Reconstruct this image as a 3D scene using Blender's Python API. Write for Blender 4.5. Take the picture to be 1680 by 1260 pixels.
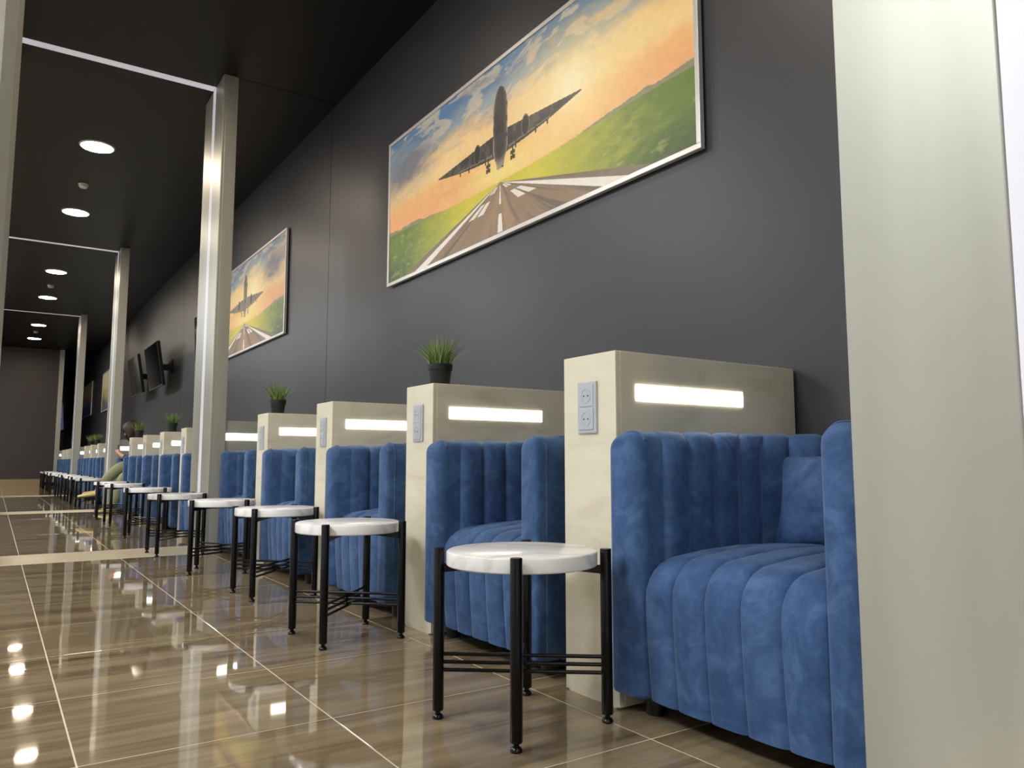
import bpy, math, random
import numpy as np
from mathutils import Vector, Matrix

# ------------------------------------------------------------------ clear
for o in list(bpy.data.objects):
    bpy.data.objects.remove(o)
scene = bpy.context.scene
COL = scene.collection
random.seed(4)
PI = math.pi

# ------------------------------------------------------------------ camera
CAM_H = 0.692
YAW, PITCH = math.radians(33.84), math.radians(5.828)
cam_d = bpy.data.cameras.new('camera')
cam_d.sensor_fit = 'HORIZONTAL'
cam_d.sensor_width = 36.0
cam_d.lens = 36.0 * 1262.0 / 1680.0
cam_d.clip_start = 0.02
cam_d.clip_end = 200
cam = bpy.data.objects.new('camera', cam_d)
COL.objects.link(cam)
fwd = Vector((math.sin(YAW) * math.cos(PITCH), math.cos(YAW) * math.cos(PITCH), math.sin(PITCH)))
rgt = Vector((math.cos(YAW), -math.sin(YAW), 0))
upv = rgt.cross(fwd)
mw = Matrix((rgt, upv, -fwd)).transposed().to_4x4()
mw.translation = (0, 0, CAM_H)
cam.matrix_world = mw
scene.camera = cam

# ------------------------------------------------------------------ world and exposure
world = bpy.data.worlds.new('world')
scene.world = world
world.use_nodes = True
bg = world.node_tree.nodes['Background']
bg.inputs[0].default_value = (0.5, 0.5, 0.5, 1)
bg.inputs[1].default_value = 0.0
vs = scene.view_settings
vs.view_transform = 'Standard'
vs.look = 'None'
vs.gamma = 1.0
vs.use_curve_mapping = False
vs.exposure = 0.42

# light levels of the lamps the place has
L_DOWN = 95.0        # corridor downlight, radiance of the diffuser
L_PANEL = 31.0       # cool panels over the concourse
L_STRIP = 6.0        # reading strips on the dividers
L_LED = 0.26         # pale strips let into columns and ceiling
WARM = (1.0, 0.84, 0.64)
COOL = (0.93, 0.97, 1.0)

# ------------------------------------------------------------------ colour helpers
def lin(c):
    c = c / 255.0
    return c / 12.92 if c <= 0.04045 else ((c + 0.055) / 1.055) ** 2.4
def rgb(r, g, b):
    return (lin(r), lin(g), lin(b), 1.0)

# ------------------------------------------------------------------ materials
MATS = {}
class NT:
    def __init__(self, name):
        self.m = bpy.data.materials.new(name)
        self.m.use_nodes = True
        self.t = self.m.node_tree
        self.b = self.t.nodes['Principled BSDF']
        MATS[name] = self.m
    def n(self, typ, **kw):
        nd = self.t.nodes.new(typ)
        for k, v in kw.items():
            if k.startswith('i_'):
                nd.inputs[k[2:].replace('_', ' ')].default_value = v
            else:
                setattr(nd, k, v)
        return nd
    def l(self, a, b):
        self.t.links.new(a, b)
    def p(self, **kw):
        for k, v in kw.items():
            self.b.inputs[k.replace('_', ' ')].default_value = v
        return self
    def coords(self, kind='Object', scale=(1, 1, 1), rot=(0, 0, 0)):
        if kind == 'World':
            src = self.n('ShaderNodeNewGeometry').outputs['Position']
        else:
            src = self.n('ShaderNodeTexCoord').outputs[kind]
        mp = self.n('ShaderNodeMapping')
        mp.inputs['Scale'].default_value = scale
        mp.inputs['Rotation'].default_value = rot
        self.l(src, mp.inputs['Vector'])
        return mp.outputs['Vector']
    def noise(self, vec, scale=5, detail=4, rough=0.5, dist=0.0):
        nd = self.n('ShaderNodeTexNoise')
        nd.inputs['Scale'].default_value = scale
        nd.inputs['Detail'].default_value = detail
        nd.inputs['Roughness'].default_value = rough
        nd.inputs['Distortion'].default_value = dist
        self.l(vec, nd.inputs['Vector'])
        return nd.outputs['Fac']
    def ramp(self, fac, stops):
        r = self.n('ShaderNodeValToRGB')
        els = r.color_ramp.elements
        while len(els) < len(stops):
            els.new(0.5)
        for e, (p, c) in zip(els, stops):
            e.position = p
            e.color = c
        self.l(fac, r.inputs['Fac'])
        return r.outputs['Color']
    def base(self, col):
        self.l(col, self.b.inputs['Base Color'])
        return self
    def bump(self, h, strength=0.1, dist=0.01):
        b = self.n('ShaderNodeBump')
        b.inputs['Strength'].default_value = strength
        b.inputs['Distance'].default_value = dist
        self.l(h, b.inputs['Height'])
        self.l(b.outputs['Normal'], self.b.inputs['Normal'])
        return self

def plain(name, col, rough=0.5, metal=0.0, **kw):
    nt = NT(name)
    nt.p(Base_Color=col, Roughness=rough, Metallic=metal, **kw)
    return nt.m
def emis(name, col, strength, base=(0.8, 0.8, 0.8, 1)):
    nt = NT(name)
    nt.p(Base_Color=base, Roughness=0.4, Emission_Color=(*col, 1), Emission_Strength=strength)
    return nt.m

# polished floor tile: brown porcelain with long drifting streaks
nt = NT('floor_tile')
oi = nt.n('ShaderNodeObjectInfo')
geo = nt.n('ShaderNodeNewGeometry').outputs['Position']
off = nt.n('ShaderNodeVectorMath', operation='SCALE')
comb = nt.n('ShaderNodeCombineXYZ')
nt.l(oi.outputs['Random'], comb.inputs[0]); nt.l(oi.outputs['Random'], comb.inputs[1])
nt.l(comb.outputs[0], off.inputs[0]); off.inputs['Scale'].default_value = 7.0
addv = nt.n('ShaderNodeVectorMath', operation='ADD')
nt.l(geo, addv.inputs[0]); nt.l(off.outputs[0], addv.inputs[1])
mp = nt.n('ShaderNodeMapping')
mp.inputs['Rotation'].default_value = (0, 0, math.radians(-7))
mp.inputs['Scale'].default_value = (0.55, 5.5, 1)
nt.l(addv.outputs[0], mp.inputs['Vector'])
f1 = nt.noise(mp.outputs[0], 1.6, 5, 0.6, 0.5)
mp2 = nt.n('ShaderNodeMapping')
mp2.inputs['Rotation'].default_value = (0, 0, math.radians(-7))
mp2.inputs['Scale'].default_value = (1.2, 26, 1)
nt.l(addv.outputs[0], mp2.inputs['Vector'])
f2 = nt.noise(mp2.outputs[0], 1.5, 4, 0.6, 0.3)
mx = nt.n('ShaderNodeMath', operation='MULTIPLY_ADD')
nt.l(f2, mx.inputs[0]); mx.inputs[1].default_value = 0.38; nt.l(f1, mx.inputs[2])
col = nt.ramp(mx.outputs[0], [(0.44, rgb(84, 71, 54)), (0.56, rgb(111, 96, 74)), (0.70, rgb(130, 114, 89)), (0.86, rgb(147, 131, 104))])
nt.base(col).p(Roughness=0.035, IOR=1.55)
wv = nt.noise(nt.coords('World', (1, 1, 1)), 2.2, 1, 0.4)
nt.bump(wv, 0.06, 0.02)

nt = NT('floor_band')
c_ = nt.ramp(nt.noise(nt.coords('World', (1.2, 9, 1)), 2, 4), [(0.3, rgb(212, 196, 164)), (0.7, rgb(226, 212, 182))])
nt.base(c_).p(Roughness=0.30, Specular_IOR_Level=0.35)
plain('grout', rgb(196, 184, 160), 0.8)

# far floor with painted joints where tiles are too far off to be built
nt = NT('floor_far')
br = nt.n('ShaderNodeTexBrick')
br.offset = 0.0
br.inputs['Color1'].default_value = rgb(112, 99, 81)
br.inputs['Color2'].default_value = rgb(104, 92, 75)
br.inputs['Mortar'].default_value = rgb(196, 184, 160)
br.inputs['Scale'].default_value = 1.0
br.inputs['Mortar Size'].default_value = 0.003
br.inputs['Brick Width'].default_value = 0.608
br.inputs['Row Height'].default_value = 0.6
nt.l(nt.coords('World'), br.inputs['Vector'])
nt.base(br.outputs['Color']).p(Roughness=0.05)

nt = NT('wall_grey')
v = nt.coords('World', (1, 1, 1))
nt.base(nt.ramp(nt.noise(v, 1.1, 3), [(0.3, rgb(54, 54, 58)), (0.7, rgb(59, 59, 63))])).p(Roughness=0.42)
nt.bump(nt.noise(v, 260, 2), 0.05, 0.002)
plain('wall_dark', rgb(58, 50, 50), 0.5)
nt = NT('ceiling_black')
nt.base(nt.ramp(nt.noise(nt.coords('World'), 0.9, 2), [(0.3, rgb(20, 18, 18)), (0.7, rgb(24, 21, 21))])).p(Roughness=0.45, Specular_IOR_Level=0.22)
plain('wall_white', rgb(226, 228, 230), 0.6)

# champagne aluminium cladding with a fine woven tooth
nt = NT('column_metal')
v = nt.coords('World', (1, 1, 0.12))
nt.base(nt.ramp(nt.noise(v, 7, 3), [(0.3, rgb(169, 168, 155)), (0.7, rgb(181, 180, 168))]))
nt.p(Metallic=0.45, Roughness=0.42)
g = nt.noise(nt.coords('World'), 520, 2)
nt.bump(g, 0.10, 0.001)

# cream laminate of the dividers, soft horizontal grain
nt = NT('divider_laminate')
v = nt.coords('World', (1.0, 1.0, 3.2))
a = nt.noise(v, 3.0, 6, 0.6, 0.6)
cc = nt.ramp(a, [(0.25, rgb(196, 186, 158)), (0.45, rgb(216, 208, 183)), (0.7, rgb(224, 217, 194))])
nt.base(cc).p(Roughness=0.38)
plain('divider_edge', rgb(222, 215, 194), 0.4)

# blue velvet
nt = NT('velvet')
v = nt.coords('World')
a = nt.noise(v, 9, 5, 0.62, 1.2)
b2 = nt.noise(v, 38, 3, 0.6, 0.4)
mxx = nt.n('ShaderNodeMath', operation='MULTIPLY_ADD')
nt.l(b2, mxx.inputs[0]); mxx.inputs[1].default_value = 0.35; nt.l(a, mxx.inputs[2])
nt.base(nt.ramp(mxx.outputs[0], [(0.45, rgb(46, 70, 108)), (0.66, rgb(58, 86, 127)), (0.85, rgb(76, 103, 144))]))
nt.p(Roughness=0.75, Sheen_Weight=0.35, Sheen_Roughness=0.35, Sheen_Tint=(0.62, 0.74, 1, 1), Specular_IOR_Level=0.2)
nt.bump(nt.noise(v, 420, 2), 0.12, 0.001)
plain('foot_black', rgb(18, 18, 20), 0.5)

# table
nt = NT('marble')
v = nt.coords('Object')
w = nt.n('ShaderNodeTexWave', wave_type='BANDS', bands_direction='DIAGONAL')
w.inputs['Scale'].default_value = 2.3
w.inputs['Distortion'].default_value = 9.0
w.inputs['Detail'].default_value = 4.0
w.inputs['Detail Scale'].default_value = 1.6
nt.l(v, w.inputs['Vector'])
nt.base(nt.ramp(w.outputs['Fac'], [(0.0, rgb(216, 213, 210)), (0.06, rgb(230, 228, 226)), (0.25, rgb(236, 235, 233)), (1, rgb(238, 237, 235))])).p(Roughness=0.20)
plain('table_steel', rgb(7, 7, 8), 0.25, 0.0, Specular_IOR_Level=0.28)

plain('pot_plastic', rgb(20, 20, 21), 0.55)
plain('soil', rgb(30, 24, 18), 0.9)
nt = NT('grass_blade')
at = nt.n('ShaderNodeAttribute', attribute_name='tone')
nt.base(nt.ramp(at.outputs['Fac'], [(0.0, rgb(34, 60, 20)), (0.5, rgb(88, 120, 44)), (1.0, rgb(164, 180, 112))])).p(Roughness=0.5)

plain('frame_silver', rgb(214, 210, 204), 0.35, 0.4)
plain('frame_side', rgb(60, 58, 58), 0.5)
plain('socket_plastic', rgb(178, 183, 190), 0.35)
plain('socket_line', rgb(120, 128, 142), 0.5)
plain('socket_well', rgb(178, 183, 190), 0.35)
plain('socket_hole', rgb(15, 15, 16), 0.6)
plain('tv_black', rgb(14, 15, 18), 0.25)
plain('tv_screen', rgb(20, 22, 28), 0.08, 0.0, IOR=1.6)
plain('tv_trim', rgb(150, 152, 156), 0.25, 0.8)
plain('detector_white', rgb(226, 222, 214), 0.5)
plain('lamp_ring', rgb(225, 222, 215), 0.4)
emis('lamp_glow', WARM, L_DOWN)
emis('panel_glow', COOL, L_PANEL)
emis('strip_glow', (1.0, 0.95, 0.86), L_STRIP)
emis('led_glow', (0.95, 0.90, 1.0), L_LED, (0.55, 0.55, 0.58, 1))
emis('screen_blue', (0.12, 0.16, 0.42), 0.25, (0.02, 0.03, 0.1, 1))
plain('skirting', rgb(150, 128, 92), 0.3)

nt = NT('painted_canvas')
at = nt.n('ShaderNodeAttribute', attribute_name='paint')
nt.base(at.outputs['Color']).p(Roughness=0.42)
nt.bump(nt.noise(nt.coords('World', (1, 1, 1)), 90, 4, 0.7, 1.0), 0.18, 0.004)

plain('skin', rgb(206, 156, 128), 0.55)
plain('hair_brown', rgb(46, 27, 18), 0.55)
plain('cloth_navy', rgb(42, 52, 78), 0.85)
plain('cloth_khaki', rgb(142, 146, 106), 0.85)
plain('sock_purple', rgb(74, 36, 112), 0.85)
plain('shoe_yellow', rgb(214, 204, 130), 0.55)
plain('shoe_sole', rgb(40, 36, 34), 0.7)
plain('phone_black', rgb(10, 10, 12), 0.15)

# ------------------------------------------------------------------ mesh helpers
class MB:
    def __init__(self):
        self.v = []; self.f = []
    def add(self, vs, fs):
        k = len(self.v)
        self.v += [tuple(p) for p in vs]
        self.f += [tuple(i + k for i in f) for f in fs]
        return self
    def box(self, x0, x1, y0, y1, z0, z1):
        vs = [(x0, y0, z0), (x1, y0, z0), (x1, y1, z0), (x0, y1, z0), (x0, y0, z1), (x1, y0, z1), (x1, y1, z1), (x0, y1, z1)]
        return self.add(vs, [(0, 3, 2, 1), (4, 5, 6, 7), (0, 1, 5, 4), (1, 2, 6, 5), (2, 3, 7, 6), (3, 0, 4, 7)])
    def lathe(self, prof, n=24, c=(0, 0, 0)):
        # prof list of (r, z); r==0 ends are closed with a fan
        rings = []
        k = len(self.v)
        for r, z in prof:
            if r <= 1e-9:
                self.v.append((c[0], c[1], c[2] + z)); rings.append([len(self.v) - 1])
            else:
                ring = []
                for i in range(n):
                    a = 2 * PI * i / n
                    self.v.append((c[0] + r * math.cos(a), c[1] + r * math.sin(a), c[2] + z)); ring.append(len(self.v) - 1)
                rings.append(ring)
        for a, b in zip(rings, rings[1:]):
            for i in range(n):
                j = (i + 1) % n
                if len(a) == 1 and len(b) == 1: continue
                if len(a) == 1: self.f.append((a[0], b[j], b[i]))
                elif len(b) == 1: self.f.append((a[i], a[j], b[0]))
                else: self.f.append((a[i], a[j], b[j], b[i]))
        return self
    def tube(self, pts, r, n=8, closed=False):
        pts = [Vector(p) for p in pts]
        rings = []
        m = len(pts)
        for i, p in enumerate(pts):
            if closed: t = pts[(i + 1) % m] - pts[i - 1]
            else: t = pts[min(i + 1, m - 1)] - pts[max(i - 1, 0)]
            t.normalize()
            ref = Vector((0, 0, 1)) if abs(t.z) < 0.9 else Vector((1, 0, 0))
            a = t.cross(ref).normalized(); b = t.cross(a)
            ring = []
            for k in range(n):
                q = p + r * (math.cos(2 * PI * k / n) * a + math.sin(2 * PI * k / n) * b)
                self.v.append(tuple(q)); ring.append(len(self.v) - 1)
            rings.append(ring)
        prs = list(zip(rings, rings[1:])) + ([(rings[-1], rings[0])] if closed else [])
        for a, b in prs:
            for k in range(n):
                j = (k + 1) % n
                self.f.append((a[k], b[k], b[j], a[j]))
        if not closed:
            self.f.append(tuple(rings[0])); self.f.append(tuple(reversed(rings[-1])))
        return self
    def mesh(self, name, mat, smooth=None):
        me = bpy.data.meshes.new(name)
        me.from_pydata(self.v, [], self.f)
        me.materials.append(MATS[mat])
        if smooth is not None:
            for p in me.polygons: p.use_smooth = True
            me.set_sharp_from_angle(angle=math.radians(smooth))
        me.update()
        return me
    def build(self, name, mat, parent=None, smooth=None, bevel=0.0, loc=None, fixn=False):
        me = self.mesh(name, mat, smooth)
        return link(name, me, parent, bevel, loc)

def link(name, me, parent=None, bevel=0.0, loc=None):
    o = bpy.data.objects.new(name, me)
    COL.objects.link(o)
    if parent is not None: o.parent = parent
    if loc is not None: o.location = loc
    if bevel > 0:
        b = o.modifiers.new('bevel', 'BEVEL'); b.width = bevel; b.segments = 2; b.limit_method = 'ANGLE'
    return o
def tag(o, label, cat, group=None):
    o['label'] = label; o['category'] = cat
    if group: o['group'] = group
    return o
def structure(o, label=None):
    o['kind'] = 'structure'
    if label: o['label'] = label
    return o
def empty(name, loc=(0, 0, 0), rz=0.0):
    o = bpy.data.objects.new(name, None)
    o.empty_display_size = 0.1
    COL.objects.link(o)
    o.location = loc; o.rotation_euler = (0, 0, rz)
    return o
def kids(o):
    return [c for c in bpy.data.objects if c.parent == o]
def copy_tree(o, parent=None):
    c = o.copy(); COL.objects.link(c)
    if parent is not None: c.parent = parent
    for ch in kids(o): copy_tree(ch, c)
    return c

ORD = ['zeroth', 'first', 'second', 'third', 'fourth', 'fifth', 'sixth', 'seventh', 'eighth', 'ninth', 'tenth', 'eleventh', 'twelfth',
       'thirteenth', 'fourteenth', 'fifteenth', 'sixteenth', 'seventeenth', 'eighteenth', 'nineteenth', 'twentieth']

# ------------------------------------------------------------------ plan of the place (metres)
WALL_X = 2.35            # grey wall behind the armchairs
CEIL = 3.85
DIV_X0, DIV_X1 = 1.503, 2.338
DIV_T, DIV_H = 0.248, 1.022
COLX = 1.386             # front face of the columns
COL_T = 0.115
COL_W = 0.66
COL_Y = [0.22, 6.28, 12.40, 18.60, 24.90]
DIV_FAR = [[1.943, 3.078, 4.227, 5.405], [8.03, 9.19, 10.35, 11.50], [14.2, 15.36, 16.55, 17.72], [20.4, 21.56, 22.75, 23.92]]
END_Y = 25.0             # dark partition closing the aisle
BACK_Y = -5.0
FAR_Y = 37.0
LEFT_X = -5.0
Y_LINES = [COL_Y[0] - 5.4, COL_Y[0]]

# ------------------------------------------------------------------ floor
floor = MB().box(LEFT_X, WALL_X + 0.2, BACK_Y, FAR_Y, -0.08, -0.0004).build('floor', 'grout')
structure(floor)
GX = [0.197 + 0.608 * i for i in range(-2, 4)] + [WALL_X]
tile_cache = {}
def floor_piece(name, x0, x1, y0, y1, mat):
    g = 0.0021
    w, d = round(x1 - x0 - 2 * g, 4), round(y1 - y0 - 2 * g, 4)
    key = (w, d, mat)
    if key not in tile_cache:
        b = 0.0003
        m = MB()
        m.add([(-w/2, -d/2, -0.01), (w/2, -d/2, -0.01), (w/2, d/2, -0.01), (-w/2, d/2, -0.01),
               (-w/2, -d/2, -b), (w/2, -d/2, -b), (w/2, d/2, -b), (-w/2, d/2, -b),
               (-w/2+b, -d/2+b, 0), (w/2-b, -d/2+b, 0), (w/2-b, d/2-b, 0), (-w/2+b, d/2-b, 0)],
              [(0, 1, 5, 4), (1, 2, 6, 5), (2, 3, 7, 6), (3, 0, 4, 7), (4, 5, 9, 8), (5, 6, 10, 9), (6, 7, 11, 10), (7, 4, 8, 11), (8, 9, 10, 11)])
        tile_cache[key] = m.mesh(name, mat)
    return link(name, tile_cache[key], floor, loc=((x0 + x1) / 2, (y0 + y1) / 2, 0))
seg = [(BACK_Y + 0.02, COL_Y[0], 5)]
for k in range(4):
    seg.append((COL_Y[k] + COL_W, COL_Y[k + 1], 9))
for k, (ya, yb, n) in enumerate(seg):
    if k == 0:
        MB().box(GX[0], WALL_X, ya, -0.98, -0.01, 0).build('floor_slab', 'floor_far', floor)
        ya, n = -0.98, 2
    h = (yb - ya) / n
    for i in range(n):
        for j in range(len(GX) - 1):
            if GX[j + 1] - GX[j] < 0.05: continue
            floor_piece('floor_tile', GX[j], GX[j + 1], ya + i * h, ya + (i + 1) * h, 'floor_tile')
for y in COL_Y:
    floor_piece('floor_band', GX[0], 0.197 + 0.608, y, y + COL_W, 'floor_band')
    floor_piece('floor_band', 0.197 + 0.608, WALL_X, y, y + COL_W, 'floor_band')
MB().box(LEFT_X, GX[0] - 0.004, BACK_Y + 0.02, FAR_Y, -0.01, 0).build('floor_slab', 'floor_far', floor)
MB().box(GX[0], WALL_X, COL_Y[4] + COL_W, FAR_Y, -0.01, 0).build('floor_slab', 'floor_far', floor)

# ------------------------------------------------------------------ ceiling
ceiling = MB().box(LEFT_X, WALL_X + 0.2, BACK_Y, FAR_Y, CEIL + 0.012, CEIL + 0.15).build('ceiling', 'ceiling_black')
structure(ceiling)
LED_W = 0.105
cy = [BACK_Y] + [y + COL_W / 2 for y in COL_Y] + [FAR_Y]
for k in range(len(cy) - 1):
    a, b = cy[k], cy[k + 1]
    # over the aisle the panels stop short of the light strip, beside it they butt at the column line
    a1 = a + (LED_W / 2 if 1 <= k <= 4 else 0.003)
    b1 = b - (LED_W / 2 if 0 <= k <= 3 else 0.003)
    MB().box(0.0, COLX, a1, b1, CEIL, CEIL + 0.012).build('ceiling_panel', 'ceiling_black', ceiling)
    sa = COL_Y[k - 1] + 0.01 if k >= 1 else BACK_Y
    sb = COL_Y[k] + 0.003 if k < len(COL_Y) else FAR_Y
    MB().box(COLX, WALL_X, sa, sb, CEIL, CEIL + 0.012).build('ceiling_panel', 'ceiling_black', ceiling)
    MB().box(LEFT_X, -0.001, sa, sb, CEIL, CEIL + 0.012).build('ceiling_panel', 'ceiling_black', ceiling)
for y in COL_Y[:4]:
    MB().box(0.0, COLX, y + COL_W/2 - LED_W/2 + 0.004, y + COL_W/2 + LED_W/2 - 0.004, CEIL + 0.003, CEIL + 0.012).build('led_strip' if y > 1 else 'led_strip_offscreen', 'led_glow', ceiling)

# ------------------------------------------------------------------ walls
wall_r = MB().box(WALL_X + 0.014, WALL_X + 0.2, BACK_Y, FAR_Y, 0, CEIL + 0.012).build('wall_right', 'wall_grey')
structure(wall_r)
jy = [BACK_Y, 0.30, 6.40, 12.72, 18.95, 25.1, 31.2, FAR_Y]
for a, b in zip(jy, jy[1:]):
    MB().box(WALL_X, WALL_X + 0.014, a + 0.004, b - 0.004, 0.0, CEIL).build('wall_panel', 'wall_grey', wall_r)
wall_l = structure(MB().box(LEFT_X - 0.2, LEFT_X, BACK_Y, FAR_Y, 0, CEIL).build('wall_left', 'wall_white'))
wall_b = structure(MB().box(LEFT_X - 0.2, WALL_X + 0.2, BACK_Y - 0.2, BACK_Y, 0, CEIL).build('wall_back', 'wall_white'))
wall_f = structure(MB().box(LEFT_X - 0.2, WALL_X + 0.2, FAR_Y, FAR_Y + 0.2, 0, CEIL).build('wall_far', 'wall_grey'))
wall_e = structure(MB().box(0.001, COLX - 0.001, END_Y, END_Y + 0.5, 0.0, CEIL).build('wall_end', 'wall_dark'))
structure(MB().box(0.001, COLX - 0.001, END_Y - 0.02, END_Y, 0.0, 0.24).build('baseboard_end', 'skirting', bevel=0.003))

# ------------------------------------------------------------------ columns with light strips
def make_column(name, front, back, y, label, group):
    # front = x of the lit face; back = x of the rear face
    s = 1 if back > front else -1
    root = empty(name, ((front + back) / 2, y + COL_W / 2, 0))
    def bx(nm, mat, xa, xb, ya, yb, z0=0.0, z1=CEIL - 0.001, bev=0.002):
        xa, xb = min(xa, xb), max(xa, xb)
        m = MB().box(xa - root.location.x, xb - root.location.x, ya - root.location.y, yb - root.location.y, z0, z1)
        return m.build(nm, mat, root, bevel=bev)
    cw = 0.71 if y < 1 else COL_W
    y = y + COL_W - cw
    mid = y + cw / 2
    bx('core', 'column_metal', front + s * 0.02, back, y, y + cw, bev=0.003)
    bx('front_panel', 'column_metal', front, front + s * 0.0199, y, mid - LED_W / 2, bev=0.003)
    bx('front_panel', 'column_metal', front, front + s * 0.0199, mid + LED_W / 2, y + cw, bev=0.003)
    bx('led_strip_offscreen' if name.endswith('_offscreen') else 'led_strip', 'led_glow', front + s * 0.001, front + s * 0.0199, mid - LED_W / 2 + 0.003, mid + LED_W / 2 - 0.003, bev=0)
    tag(root, label, 'column', group)
    return root
for k, y in enumerate(COL_Y):
    lab = ['pale metal column with white light strip beside the armchair holding a cushion',
           'pale metal column with white light strip between the two airliner paintings',
           'pale metal column with light strip beside the seated person',
           'pale metal column with light strip, second along the row from the seated person',
           'pale metal column at the corner of the dark end wall'][k]
    make_column('light_column', COLX, COLX + COL_T, y, lab, 'lit metal columns in front of the armchair row')
    if k in (0, 1, 2, 3):
        make_column('light_column' if k else 'light_column_offscreen', 0.0, -0.2, y, 'pale metal column on the open side of the aisle, facing the armchair row',
                    'lit metal columns on the open side of the aisle')

# ------------------------------------------------------------------ dividers
def strip_light(parent, x0, x1, y, z0, z1):
    MB().box(x0, x1, y - 0.003, y + 0.004, z0, z1).build('reading_light', 'strip_glow', parent)
def make_socket(parent, x, yc, zc):
    fr = MB().box(x - 0.008, x, yc - 0.044, yc + 0.044, zc - 0.079, zc + 0.079).build('socket_frame', 'socket_plastic', parent, bevel=0.003)
    for dz in (-0.0355, 0.0355):
        ins = MB().box(x - 0.0105, x - 0.0078, yc - 0.033, yc + 0.033, zc + dz - 0.033, zc + dz + 0.033).build('socket_insert', 'socket_plastic', fr, bevel=0.002)
        ins2 = MB()
        # round well: ring standing proud, floor set back, two pin holes
        n = 28
        vs, fs = [], []
        prof = [(0.0225, -0.0118), (0.0205, -0.0122), (0.0195, -0.0108), (0.0, -0.01065)]
        ins2.lathe([(r, 0) for r, _ in prof[:0]] or [(0.0225, 0.0103), (0.0222, 0.0118), (0.0208, 0.0120), (0.0200, 0.0107), (0.0, 0.01065)], n)
        ins2.v = [(x - vz, yc + vy, zc + dz + vx) for vx, vy, vz in ins2.v]
        ins2.build('socket_well', 'socket_well', fr, smooth=40)
        for dy in (-0.0095, 0.0095):
            h = MB().lathe([(0.0028, 0.0100), (0.0028, 0.0112), (0.0, 0.0112)], 10)
            h.v = [(x - vz, yc + dy + vy, zc + dz + vx) for vx, vy, vz in h.v]
            h.build('pin_hole', 'socket_hole', fr)
def make_divider():
    root = empty('seat_divider')
    # local origin: front face at x=0, far face at y=0
    D = DIV_X1 - DIV_X0
    t = 0.018
    MB().box(0.0, D, -DIV_T + t, -t, 0.0, DIV_H - t).build('core', 'divider_laminate', root)
    MB().box(-0.0002, t, -DIV_T + 0.0008, -0.0008, 0.004, DIV_H - 0.001).build('front_panel', 'divider_laminate', root, bevel=0.0015)
    MB().box(t, D, -DIV_T, -DIV_T + t, 0.004, DIV_H - 0.001).build('side_panel', 'divider_laminate', root, bevel=0.0015)
    MB().box(t, D, -t, 0, 0.004, DIV_H - 0.001).build('side_panel', 'divider_laminate', root, bevel=0.0015)
    MB().box(0.001, D, -DIV_T + 0.001, -0.001, DIV_H - t, DIV_H).build('top_panel', 'divider_edge', root, bevel=0.0015)
    strip_light(root, 0.078, 0.557, -DIV_T, 0.876, 0.924)
    make_socket(root, -0.0002, -0.122, 0.859)
    return root
PLANT_AT = {(0, 1), (0, 3), (1, 1), (1, 3), (2, 2), (2, 3), (3, 1)}
div0 = make_divider()
di = 0
for b in range(4):
    for i in range(4):
        o = div0 if di == 0 else copy_tree(div0)
        di += 1
        o.location = (DIV_X0, DIV_FAR[b][i], 0)
        top = 'with a potted grass on top' if (b, i) in PLANT_AT else 'with a bare top'
        tag(o, 'cream divider %s, %s along the row from the cushion armchair' % (top, ORD[di]), 'divider', 'cream dividers between the armchairs')
# metal clad blocks behind the columns
blk = empty('column_divider')
BT = 0.52
MB().box(0.0, 2.338 - COLX - COL_T - 0.002, 0, BT, 0.0, DIV_H).build('core', 'column_metal', blk, bevel=0.003)
for k in range(5):
    o = blk if k == 0 else copy_tree(blk)
    if k == 1: strip_light(o, 0.012, 0.557, 0.0, 0.868, 0.922); blk = o
    o.location = (COLX + COL_T + 0.001, COL_Y[k] + 0.035, 0)
    tag(o, ['metal clad low divider behind the column beside the cushion armchair', 'metal clad low divider behind the column between the two airliner paintings', 'metal clad low divider behind the column beside the seated person',
            'metal clad low divider behind the second column from the seated person', 'metal clad low divider behind the column at the dark end wall'][k],
        'divider', 'metal clad dividers behind the columns')

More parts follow.
